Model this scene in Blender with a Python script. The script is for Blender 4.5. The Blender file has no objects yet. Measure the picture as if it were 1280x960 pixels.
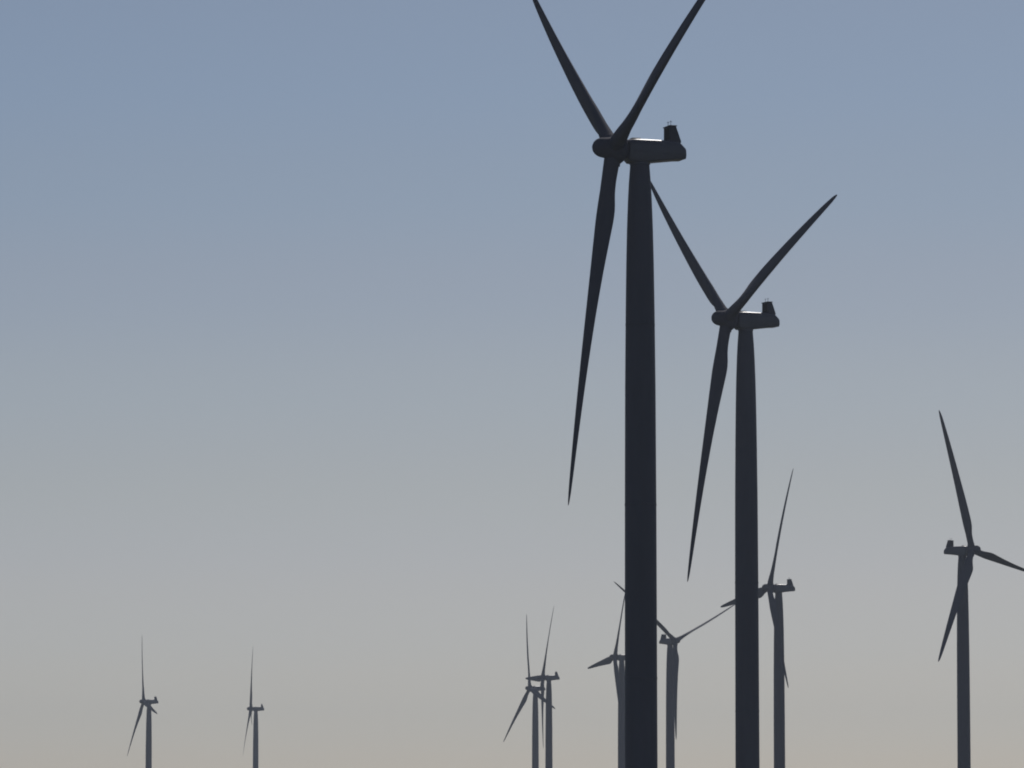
import bpy, bmesh, math, random
from mathutils import Vector, Matrix, noise

R = math.radians
S = bpy.context.scene
COL = S.collection
random.seed(4)

# ------------------------------------------------------------------ materials
def new_mat(name):
    m = bpy.data.materials.new(name); m.use_nodes = True
    nt = m.node_tree
    return m, nt, nt.nodes['Principled BSDF']

def paint(name, col, rough, vary=0.12, scale=0.35, spec=0.25):
    """coated steel / glass fibre: faint vertical weathering, uneven gloss"""
    m, nt, b = new_mat(name)
    tc = nt.nodes.new('ShaderNodeTexCoord')
    mp = nt.nodes.new('ShaderNodeMapping'); mp.inputs['Scale'].default_value = (1, 1, 0.12)
    nz = nt.nodes.new('ShaderNodeTexNoise'); nz.inputs['Scale'].default_value = scale
    nz.inputs['Detail'].default_value = 5
    nt.links.new(tc.outputs['Object'], mp.inputs['Vector'])
    nt.links.new(mp.outputs['Vector'], nz.inputs['Vector'])
    rp = nt.nodes.new('ShaderNodeValToRGB')
    rp.color_ramp.elements[0].position = 0.3; rp.color_ramp.elements[1].position = 0.7
    lo = [c * (1 - vary) for c in col]; hi = [min(1, c * (1 + vary)) for c in col]
    rp.color_ramp.elements[0].color = (*lo, 1); rp.color_ramp.elements[1].color = (*hi, 1)
    nt.links.new(nz.outputs['Fac'], rp.inputs['Fac'])
    nt.links.new(rp.outputs['Color'], b.inputs['Base Color'])
    mr = nt.nodes.new('ShaderNodeMapRange')
    mr.inputs['To Min'].default_value = rough - 0.08; mr.inputs['To Max'].default_value = rough + 0.12
    nt.links.new(nz.outputs['Fac'], mr.inputs['Value'])
    nt.links.new(mr.outputs['Result'], b.inputs['Roughness'])
    b.inputs['Specular IOR Level'].default_value = spec
    return m

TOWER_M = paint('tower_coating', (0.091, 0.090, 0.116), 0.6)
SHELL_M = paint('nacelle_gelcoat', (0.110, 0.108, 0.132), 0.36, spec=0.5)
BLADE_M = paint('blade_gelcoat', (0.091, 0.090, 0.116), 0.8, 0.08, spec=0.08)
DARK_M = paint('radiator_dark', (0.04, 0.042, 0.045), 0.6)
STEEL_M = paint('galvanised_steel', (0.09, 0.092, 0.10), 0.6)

def ground_mat():
    m, nt, b = new_mat('dry_grassland')
    tc = nt.nodes.new('ShaderNodeTexCoord')
    n1 = nt.nodes.new('ShaderNodeTexNoise'); n1.inputs['Scale'].default_value = 0.004; n1.inputs['Detail'].default_value = 8
    n2 = nt.nodes.new('ShaderNodeTexNoise'); n2.inputs['Scale'].default_value = 0.6; n2.inputs['Detail'].default_value = 8
    for n in (n1, n2): nt.links.new(tc.outputs['Object'], n.inputs['Vector'])
    r1 = nt.nodes.new('ShaderNodeValToRGB')
    e = r1.color_ramp.elements
    e[0].position = .32; e[0].color = (.035, .048, .022, 1)
    e[1].position = .68; e[1].color = (.085, .085, .045, 1)
    r2 = nt.nodes.new('ShaderNodeValToRGB')
    e = r2.color_ramp.elements
    e[0].position = .3; e[0].color = (.55, .55, .5, 1); e[1].position = .75; e[1].color = (1.1, 1.05, 1, 1)
    mx = nt.nodes.new('ShaderNodeMix'); mx.data_type = 'RGBA'; mx.blend_type = 'MULTIPLY'
    mx.inputs['Factor'].default_value = 1
    nt.links.new(n1.outputs['Fac'], r1.inputs['Fac']); nt.links.new(n2.outputs['Fac'], r2.inputs['Fac'])
    nt.links.new(r1.outputs['Color'], mx.inputs['A']); nt.links.new(r2.outputs['Color'], mx.inputs['B'])
    nt.links.new(mx.outputs['Result'], b.inputs['Base Color'])
    b.inputs['Roughness'].default_value = .95
    bp = nt.nodes.new('ShaderNodeBump'); bp.inputs['Strength'].default_value = .6; bp.inputs['Distance'].default_value = .2
    nt.links.new(n2.outputs['Fac'], bp.inputs['Height']); nt.links.new(bp.outputs['Normal'], b.inputs['Normal'])
    return m

# ------------------------------------------------------------------ mesh helpers
def obj(name, bm, mats, parent=None, smooth=True):
    me = bpy.data.meshes.new(name)
    bmesh.ops.recalc_face_normals(bm, faces=bm.faces[:])
    bm.to_mesh(me); bm.free()
    for m in (mats if isinstance(mats, (list, tuple)) else [mats]): me.materials.append(m)
    if smooth:
        for p in me.polygons: p.use_smooth = True
        me.set_sharp_from_angle(angle=R(38))
    o = bpy.data.objects.new(name, me); COL.objects.link(o)
    if parent: o.parent = parent
    return o

def loft(bm, rings, closed=True, cap0=True, cap1=True, mat=0):
    vs = [[bm.verts.new(p) for p in ring] for ring in rings]
    n = len(rings[0])
    for a, b in zip(vs, vs[1:]):
        for i in range(n if closed else n - 1):
            f = bm.faces.new((a[i], a[(i + 1) % n], b[(i + 1) % n], b[i])); f.material_index = mat
    if cap0: f = bm.faces.new(vs[0][::-1]); f.material_index = mat
    if cap1: f = bm.faces.new(vs[-1]); f.material_index = mat
    return vs

def lathe_rings(prof, n=48, axis='z'):
    out = []
    for r, h in prof:
        ring = []
        for i in range(n):
            a = 2 * math.pi * i / n
            ring.append((r * math.cos(a), r * math.sin(a), h) if axis == 'z' else (h, r * math.cos(a), r * math.sin(a)))
        out.append(ring)
    return out

def lerp_table(tab, x):
    if x <= tab[0][0]: return tab[0][1]
    for (a, va), (b, vb) in zip(tab, tab[1:]):
        if x <= b:
            t = (x - a) / (b - a)
            return va + (vb - va) * t
    return tab[-1][1]

def smooth_table(tab, x, w=1.0):
    return sum(lerp_table(tab, x + d * w) for d in (-1, -.5, 0, .5, 1)) / 5

# ------------------------------------------------------------------ turbine geometry (metres)
HUB_H = 95.0          # hub centre above the foot of the tower
OVERHANG = 3.85       # hub centre ahead of the tower axis
TILT = R(4.2)
CONE = R(1.3)

def tower_bm():
    bm = bmesh.new()
    d = [(2.05, 2.68), (2.6, 2.75), (4.5, 3.08), (7, 3.34), (11, 3.63), (16, 3.85), (22, 4.02), (33, 4.24), (50, 4.38), (95.6, 4.55)]
    cuts = [2.05]
    z = 2.6
    while z < 95.6: cuts.append(z); z += 2.2
    cuts.append(95.6)
    flanges = [24.5, 49.5, 73.5]
    prof = []
    for c in cuts: prof.append((smooth_table(d, c, .8) / 2, HUB_H - c))
    for fl in flanges:
        r = lerp_table(d, fl) / 2
        prof += [(r, HUB_H - fl + .16), (r + .035, HUB_H - fl + .13), (r + .035, HUB_H - fl - .13), (r, HUB_H - fl - .16)]
    prof.sort(key=lambda q: -q[1])
    prof[-1] = (prof[-1][0], -0.6)
    loft(bm, lathe_rings(prof, 64))
    return bm

def section(hw, zt, zb, zc, n=7, rt=.75, rb=.45, camber=.10):
    """nacelle cross-section: rounded roof edges, side crease, rounded keel"""
    pts = []
    hwt = hw * .97                     # sides lean in slightly above the crease
    hwb = hw * .90
    rt = min(rt, hw * .6, (zt - zc) * .8); rb = min(rb, hw * .5, (zc - zb) * .8)
    for i in range(n):                 # upper right corner, side to roof
        a = math.pi / 2 * i / (n - 1)
        pts.append((hwt - rt + rt * math.cos(a), zt - rt + rt * math.sin(a)))
    pts.append((0, zt + camber))
    for i in range(n):
        a = math.pi / 2 * (1 - i / (n - 1))
        pts.append((-hwt + rt - rt * math.cos(a), zt - rt + rt * math.sin(a)))
    pts.append((-hw, zc))
    for i in range(n):
        a = math.pi / 2 * i / (n - 1)
        pts.append((-hwb + rb - rb * math.cos(a), zb + rb - rb * math.sin(a)))
    for i in range(n):
        a = math.pi / 2 * (1 - i / (n - 1))
        pts.append((hwb - rb + rb * math.cos(a), zb + rb - rb * math.sin(a)))
    pts.append((hw, zc))
    return pts

def nacelle_bm():
    bm = bmesh.new()
    #      x     halfw  roof   keel   crease
    st = [(2.05, 1.25, 1.05, -1.30, -.10, .45),
          (1.95, 1.45, 1.25, -1.55, -.12, .45),
          (1.55, 1.62, 1.38, -1.86, -.15, .45),
          (0.80, 1.70, 1.42, -1.92, -.20, .45),
          (-0.6, 1.72, 1.42, -1.86, -.28, .42),
          (-2.0, 1.72, 1.41, -1.64, -.38, .36),
          (-4.0, 1.70, 1.40, -1.38, -.54, .26),
          (-5.3, 1.66, 1.38, -1.22, -.64, .20),
          (-5.75, 1.64, 1.05, -1.19, -.66, .18),
          (-6.25, 1.62, 0.55, -1.16, -.68, .13),
          (-6.36, 1.58, 0.47, -1.12, -.68, .12)]
    rings = []
    for x, hw, zt, zb, zc, rb in st:
        rings.append([(x, y, z) for y, z in section(hw, zt, zb, zc, rb=rb)])
    loft(bm, rings)
    # side seam: a slim raised strip along the crease, both sides
    for s in (-1, 1):
        rr = []
        for x, hw, zt, zb, zc, rb in st[2:9]:
            y = s * (hw + .004)
            rr.append([(x, y - s * .05, zc + .05), (x, y + s * .03, zc + .03), (x, y + s * .03, zc - .03), (x, y - s * .05, zc - .05)])
        loft(bm, rr)
    # roof hatch behind the hub and a low handrail
    hx = [(1.3, .55), (.1, .55)]
    v = []
    for z, k in ((1.42, 1), (1.60, 1), (1.64, .92)):
        v.append([(.7 + .62 * k * sx, .62 * k * sy, z) for sx, sy in ((1, 1), (-1, 1), (-1, -1), (1, -1))])
    loft(bm, v)
    # yaw ring between keel and tower top
    loft(bm, lathe_rings([(1.42, -1.80), (1.46, -1.90), (1.46, -2.03), (1.36, -2.06)], 48))
    return bm

def cooler_bm():
    """radiator box on the rear of the roof: upright front face, cheeks sloping back"""
    bm = bmesh.new()
    HW = 1.22
    prof = [(-4.05, 1.36), (-4.02, 3.40), (-4.98, 3.40), (-5.62, 1.46), (-5.62, 1.30), (-4.05, 1.30)]
    prof = [(-4.05, 1.25), (-4.02, 3.40), (-4.98, 3.40), (-5.68, 1.30), (-5.68, 1.10)]
    prof = prof + [(-4.05, 1.10)]
    a = [(x, HW * (1.0 if z > 3 else 1.10), z) for x, z in prof]
    b = [(x, -HW * (1.0 if z > 3 else 1.10), z) for x, z in prof]
    loft(bm, [a, b])
    bmesh.ops.bevel(bm, geom=[e for e in bm.edges], offset=.05, segments=2, affect='EDGES')
    # cap plate
    v = []
    for z, o in ((3.40, .06), (3.44, .09), (3.52, .09), (3.55, .04)):
        v.append([(-4.02 + o, HW + o, z), (-4.98 - o, HW + o, z), (-4.98 - o, -HW - o, z), (-4.02 + o, -HW - o, z)])
    loft(bm, v)
    # radiator core in the front face with its upright fins
    v = [[(x, 1.05, z0), (x, -1.05, z0), (x, -1.05, z1), (x, 1.05, z1)] for x, z0, z1 in ((-4.10, 1.62, 3.22), (-4.005, 1.62, 3.22))]
    loft(bm, v, mat=1)
    for k in range(15):
        y = -.98 + k * .14
        v = [[(x, y - .012, 1.62), (x, y + .012, 1.62), (x, y + .012, 3.22), (x, y - .012, 3.22)] for x in (-4.0, -3.96)]
        loft(bm, v, mat=1)
    return bm

def sensor_bm(y):
    bm = bmesh.new()
    x = -4.42
    loft(bm, [[(x + .035 * math.cos(a), y + .035 * math.sin(a), z) for a in [i * math.pi / 4 for i in range(8)]] for z in (3.5, 4.15)])
    for s in (-1, 1):
        loft(bm, [[(x + s * d, y + .02 * math.cos(a), 4.1 + .02 * math.sin(a)) for a in [i * math.pi / 3 for i in range(6)]] for d in (.02, .24)])
    loft(bm, [[(x + .06 * math.cos(a), y + .06 * math.sin(a), z) for a in [i * math.pi / 4 for i in range(8)]] for z in (4.15, 4.27)])
    return bm

def spinner_bm():
    """nose cone and hub shell, axis along local x, origin at the hub centre"""
    bm = bmesh.new()
    prof = [(.02, 3.12), (.40, 3.06), (.74, 2.90), (1.04, 2.62), (1.23, 2.30), (1.35, 1.95), (1.41, 1.45), (1.49, .95),
            (1.66, .4), (1.95, -.2), (2.08, -.65), (2.08, -.85), (1.98, -1.08), (1.70, -1.38), (1.36, -1.66), (1.12, -1.70), (1.12, -1.95)]
    loft(bm, lathe_rings(prof, 56, 'x'))
    return bm

def collar_bm():
    bm = bmesh.new()
    loft(bm, lathe_rings([(1.15, .9), (1.16, 2.0), (1.16, 2.30), (1.14, 2.36), (1.06, 2.37)], 40))
    return bm

CH = [(0, 2.18), (2.6, 2.18), (4, 2.28), (6, 2.85), (8, 3.65), (9.5, 3.98), (11, 3.95), (14, 3.72), (18, 3.38), (22, 3.04), (27, 2.66),
      (32, 2.32), (38, 1.90), (43, 1.50), (46, 1.22), (48.2, .92), (49.3, .6), (49.8, .34), (50, .14)]
TW = [(0, 20), (4, 20), (8, 19), (12, 15.5), (17, 11.5), (22, 9), (32, 6), (43, 3.8), (50, 3)]
TH = [(0, 1.0), (2.6, 1.0), (4, .86), (6, .55), (8, .38), (10, .31), (12, .28), (17, .25), (25, .22), (35, .18), (50, .15)]

def blade_bm():
    bm = bmesh.new()
    N = 36
    rs = [1.0, 2.6] + [3 + .8 * i for i in range(20)] + [19.5 + 1.7 * i for i in range(16)] + [46.2, 47.2, 48.2, 48.9, 49.3, 49.6, 49.8, 50.0]
    rings = []
    for r in rs:
        c = smooth_table(CH, r, .6) if r < 47 else lerp_table(CH, r)
        tw = R(smooth_table(TW, r, .8)); th = smooth_table(TH, r, .6)
        mixc = min(1, max(0, (r - 2.6) / 6.5)); mixc = mixc * mixc * (3 - 2 * mixc)
        ax = .5 + (.36 - .5) * mixc                    # pitch axis position along the chord
        bow = .42 * 4 * (r / 50) * (1 - r / 50)        # bent back by the wind towards the tip
        ring = []
        for i in range(N):
            a = 2 * math.pi * i / N
            xc = .5 + .5 * math.cos(a)                 # 1 = trailing edge
            circ = .5 * math.sin(a)
            t = 5 * (.2969 * math.sqrt(max(xc, 0)) - .126 * xc - .3516 * xc ** 2 + .2843 * xc ** 3 - .1015 * xc ** 4)
            foil = (1 if a < math.pi else -1) * t * th + .035 * 4 * xc * (1 - xc)
            if abs(math.sin(a)) < 1e-6: foil = .035 * 4 * xc * (1 - xc)
            yy = (circ * th) * (1 - mixc) + foil * mixc
            u = (ax - xc) * c                          # + towards the leading edge
            v = -yy * c                                # suction side faces downwind
            x = u * math.sin(tw) + v * math.cos(tw)
            y = u * math.cos(tw) - v * math.sin(tw)
            ring.append((x + bow, y, r))
        rings.append(ring)
    loft(bm, rings)
    return bm

# ------------------------------------------------------------------ the ten turbines: hub position, yaw, rotor angle, blade pitch
TURB = [
    (14.15, 671.8, 95.77, 198.5, 66.6, 0, 'biggest, nearest dark wind turbine with the thickest tower, raised blades cut off by the frame'),
    (40.4, 910.5, 96.94, 202.4, 69.1, 0, 'second biggest dark wind turbine, its tower between the thickest tower and a far one'),
    (156.3, 1652.6, 95.73, 325.7, 98.6, -91, 'lone wind turbine facing the opposite way, one blade upright, at the right edge'),
    (101.0, 1910.1, 95.49, 198.6, 23.8, 0, 'mid-distance wind turbine whose blade passes behind the second biggest tower, cooler on its roof showing'),
    (56.1, 2658.1, 94.42, 194.9, 24.8, 0, 'distant wind turbine with its nacelle half hidden behind the thickest tower'),
    (81.9, 2445.3, 95.14, 311.5, 64.8, -98, 'distant wind turbine with Y-shaped rotor, standing in the gap between two big towers'),
    (18.7, 2972.9, 92.96, 190.8, 31.2, 0, 'far wind turbine of the overlapping pair, the taller one with rooftop cooler'),
    (11.5, 3147.5, 91.38, 202.2, 106.9, 0, 'far wind turbine of the overlapping pair, lower one with blade slanting down left'),
    (-256.5, 3398.2, 89.30, 197.5, 101.2, 0, 'leftmost tiny wind turbine, a short blade stub showing to the right of its tower'),
    (-200.2, 3741.8, 92.65, 179.5, 17.1, 0, 'smallest faint wind turbine, second from the left edge, its rotor seen edge-on'),
]

def base_of(t):
    yaw = R(t[3])
    return (t[0] - OVERHANG * math.cos(yaw), t[1] - OVERHANG * math.sin(yaw), t[2] - HUB_H)

BASES = [base_of(t) for t in TURB]

def ground_z(x, y):
    """gently rolling plain passing through the feet of the towers and under the camera"""
    w0 = 1 / 90000.0; acc = -1.0 * w0; ws = w0
    for bx, by, bz in BASES + [(0, 0, 0), (6, -60, -.2), (-40, 30, -.1)]:
        w = 1 / ((x - bx) ** 2 + (y - by) ** 2 + 25) ** 1.0
        acc += w * bz; ws += w
    d = min(math.hypot(x - bx, y - by) for bx, by, bz in BASES + [(0, 0, 0)])
    k = min(1, max(0, (d - 15) / 120))
    return acc / ws + k * 1.1 * noise.noise(Vector((x / 170, y / 170, .3)))

# ------------------------------------------------------------------ build one turbine, copy the rest
def blade_matrix(theta):
    return Matrix.Translation((OVERHANG, 0, HUB_H)) @ Matrix.Rotation(-TILT, 4, 'Y') @ Matrix.Rotation(-theta, 4, 'X')

def pitched(theta, pitch):
    return blade_matrix(theta) @ Matrix.Rotation(CONE, 4, 'Y') @ Matrix.Rotation(-pitch, 4, 'Z')

def make_turbine():
    root = bpy.data.objects.new('wind_turbine', None); COL.objects.link(root)
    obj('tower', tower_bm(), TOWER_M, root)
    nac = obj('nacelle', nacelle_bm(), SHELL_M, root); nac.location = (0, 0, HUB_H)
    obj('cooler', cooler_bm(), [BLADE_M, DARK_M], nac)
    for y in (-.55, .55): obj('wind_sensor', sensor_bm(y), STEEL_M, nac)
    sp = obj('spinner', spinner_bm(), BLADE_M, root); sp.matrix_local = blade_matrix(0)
    b0 = None
    for k in range(3):
        if b0 is None:
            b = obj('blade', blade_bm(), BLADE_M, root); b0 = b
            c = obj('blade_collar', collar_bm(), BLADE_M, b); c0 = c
        else:
            b = b0.copy(); COL.objects.link(b); b.parent = root
            c = c0.copy(); COL.objects.link(c); c.parent = b
    return root

def copy_tree(o, parent=None):
    c = o.copy(); COL.objects.link(c)
    if parent: c.parent = parent
    for ch in o.children: copy_tree(ch, c)
    return c

first = make_turbine()
first_children = None
roots = [first] + [copy_tree(first) for _ in TURB[1:]]
for o, t, bz in zip(roots, TURB, BASES):
    o.location = bz
    o.rotation_euler = (0, 0, R(t[3]))
    k = 0
    for ch in o.children:
        if ch.name.split('.')[0] == 'blade':
            ch.matrix_local = pitched(R(t[4]) + k * 2 * math.pi / 3, R(t[5])); k += 1
    o['label'] = t[6]; o['category'] = 'wind turbine'; o['group'] = 'wind turbines across the plain'

# ------------------------------------------------------------------ ground and air
def axis(a, b, fine, step0, grow):
    """grid lines, dense near the camera and growing coarser"""
    out = [0.0]; s = step0
    while out[-1] < b: out.append(min(b, out[-1] + s)); s = min(fine, s * grow)
    neg = [0.0]; s = step0
    while neg[-1] > a: neg.append(max(a, neg[-1] - s)); s = min(fine, s * grow)
    return sorted(set(neg + out))

XS = axis(-3400, 3400, 70, 6, 1.12); YS = axis(-1500, 6200, 70, 6, 1.12)
bm = bmesh.new()
grid = [[bm.verts.new((x, y, ground_z(x, y))) for x in XS] for y in YS]
for j in range(len(YS) - 1):
    for i in range(len(XS) - 1):
        bm.faces.new((grid[j][i], grid[j][i + 1], grid[j + 1][i + 1], grid[j + 1][i]))
lowest = min(v.co.z for v in bm.verts)
g = obj('ground', bm, ground_mat()); g['kind'] = 'structure'

bm = bmesh.new()
x0, x1, y0, y1, z0, z1 = -3420, 3420, -1520, 6220, lowest - 1.0, 152.0
vs = [bm.verts.new((x, y, z)) for z in (z0, z1) for x, y in ((x0, y0), (x1, y0), (x1, y1), (x0, y1))]
for f in ((0, 1, 2, 3), (4, 5, 6, 7), (0, 1, 5, 4), (1, 2, 6, 5), (2, 3, 7, 6), (3, 0, 4, 7)): bm.faces.new([vs[i] for i in f])
hm = bpy.data.materials.new('haze'); hm.use_nodes = True
nt = hm.node_tree; nt.nodes.remove(nt.nodes['Principled BSDF'])
pv = nt.nodes.new('ShaderNodeVolumePrincipled')
pv.inputs['Color'].default_value = (.80, .87, 1.0, 1)
pv.inputs['Density'].default_value = 7.1e-5
pv.inputs['Anisotropy'].default_value = 0.15
nt.links.new(pv.outputs['Volume'], nt.nodes['Material Output'].inputs['Volume'])
hz = obj('haze', bm, hm, smooth=False); hz['kind'] = 'stuff'

# ------------------------------------------------------------------ sky, sun
SUN_EL, SUN_AZ = R(41.6), R(9.5)
w = bpy.data.worlds.new('World'); S.world = w; w.use_nodes = True
nt = w.node_tree; bg = nt.nodes['Background']
sk = nt.nodes.new('ShaderNodeTexSky'); sk.sky_type = 'NISHITA'; sk.sun_disc = False
sk.sun_elevation = SUN_EL; sk.sun_rotation = SUN_AZ
sk.air_density = 0.628; sk.dust_density = 0.65; sk.ozone_density = 0.4; sk.altitude = 130
# hand-set sky colour correction: a slight tint of the sky by elevation (sine of elevation 0 to 0.3)
tc = nt.nodes.new('ShaderNodeTexCoord'); sx = nt.nodes.new('ShaderNodeSeparateXYZ')
nt.links.new(tc.outputs['Generated'], sx.inputs[0])
mr = nt.nodes.new('ShaderNodeMapRange'); mr.inputs['From Min'].default_value = 0; mr.inputs['From Max'].default_value = 0.3
nt.links.new(sx.outputs['Z'], mr.inputs['Value'])
cr = nt.nodes.new('ShaderNodeValToRGB'); cr.color_ramp.interpolation = 'EASE'
tint = [(0.0575, (0.98, 0.985, 1.06)), (0.1122, (1.012, 0.977, 1.015)), (0.1722, (1.045, 0.977, 0.985)), (0.2375, (1.056, 0.985, 0.94)), (0.3026, (1.055, 1.005, 0.965)), (0.3673, (1.015, 0.988, 0.98)), (0.4369, (0.975, 1.0, 1.01)), (0.5059, (0.955, 1.01, 1.045)), (0.75, (1, 1, 1))]
while len(cr.color_ramp.elements) < len(tint): cr.color_ramp.elements.new(.5)
for e, (p, c) in zip(cr.color_ramp.elements, tint): e.position = p
for e, (p, c) in zip(cr.color_ramp.elements, tint): e.color = (c[0] / 1.25, c[1] / 1.25, c[2] / 1.25, 1)   # the ramp holds values up to 1
nt.links.new(mr.outputs['Result'], cr.inputs['Fac'])
mx = nt.nodes.new('ShaderNodeMix'); mx.data_type = 'RGBA'; mx.blend_type = 'MULTIPLY'; mx.inputs['Factor'].default_value = 1
nt.links.new(sk.outputs[0], mx.inputs['A']); nt.links.new(cr.outputs['Color'], mx.inputs['B'])
nt.links.new(mx.outputs['Result'], bg.inputs[0]); bg.inputs[1].default_value = 0.0625

sd = Vector((math.sin(SUN_AZ) * math.cos(SUN_EL), math.cos(SUN_AZ) * math.cos(SUN_EL), math.sin(SUN_EL)))
L = bpy.data.lights.new('sun', 'SUN'); L.energy = 2.2; L.angle = R(.5); L.color = (1, .96, .92)
lo = bpy.data.objects.new('sun', L); COL.objects.link(lo)
lo.rotation_euler = sd.to_track_quat('Z', 'Y').to_euler(); lo.location = (0, 0, 300)

# ------------------------------------------------------------------ camera: long lens, tilted up so that the plain stays below the frame
cd = bpy.data.cameras.new('camera'); cd.sensor_width = 36; cd.lens = 18 / math.tan(R(6)); cd.clip_start = .5; cd.clip_end = 30000
co = bpy.data.objects.new('camera', cd); COL.objects.link(co); S.camera = co
co.location = (0, 0, 1.7)
FPX = 640 / math.tan(R(6))
co.rotation_euler = (math.pi / 2 + math.atan((1035 - 480) / FPX), 0, 0)

S.render.engine = 'CYCLES'
S.cycles.use_denoising = True
S.cycles.max_bounces = 6; S.cycles.volume_bounces = 1
S.cycles.filter_width = 1.9
S.view_settings.view_transform = 'Standard'; S.view_settings.look = 'None'
S.view_settings.gamma = 1; S.view_settings.use_curve_mapping = False
S.view_settings.exposure = -0.18
S.render.resolution_x = 1024; S.render.resolution_y = 768
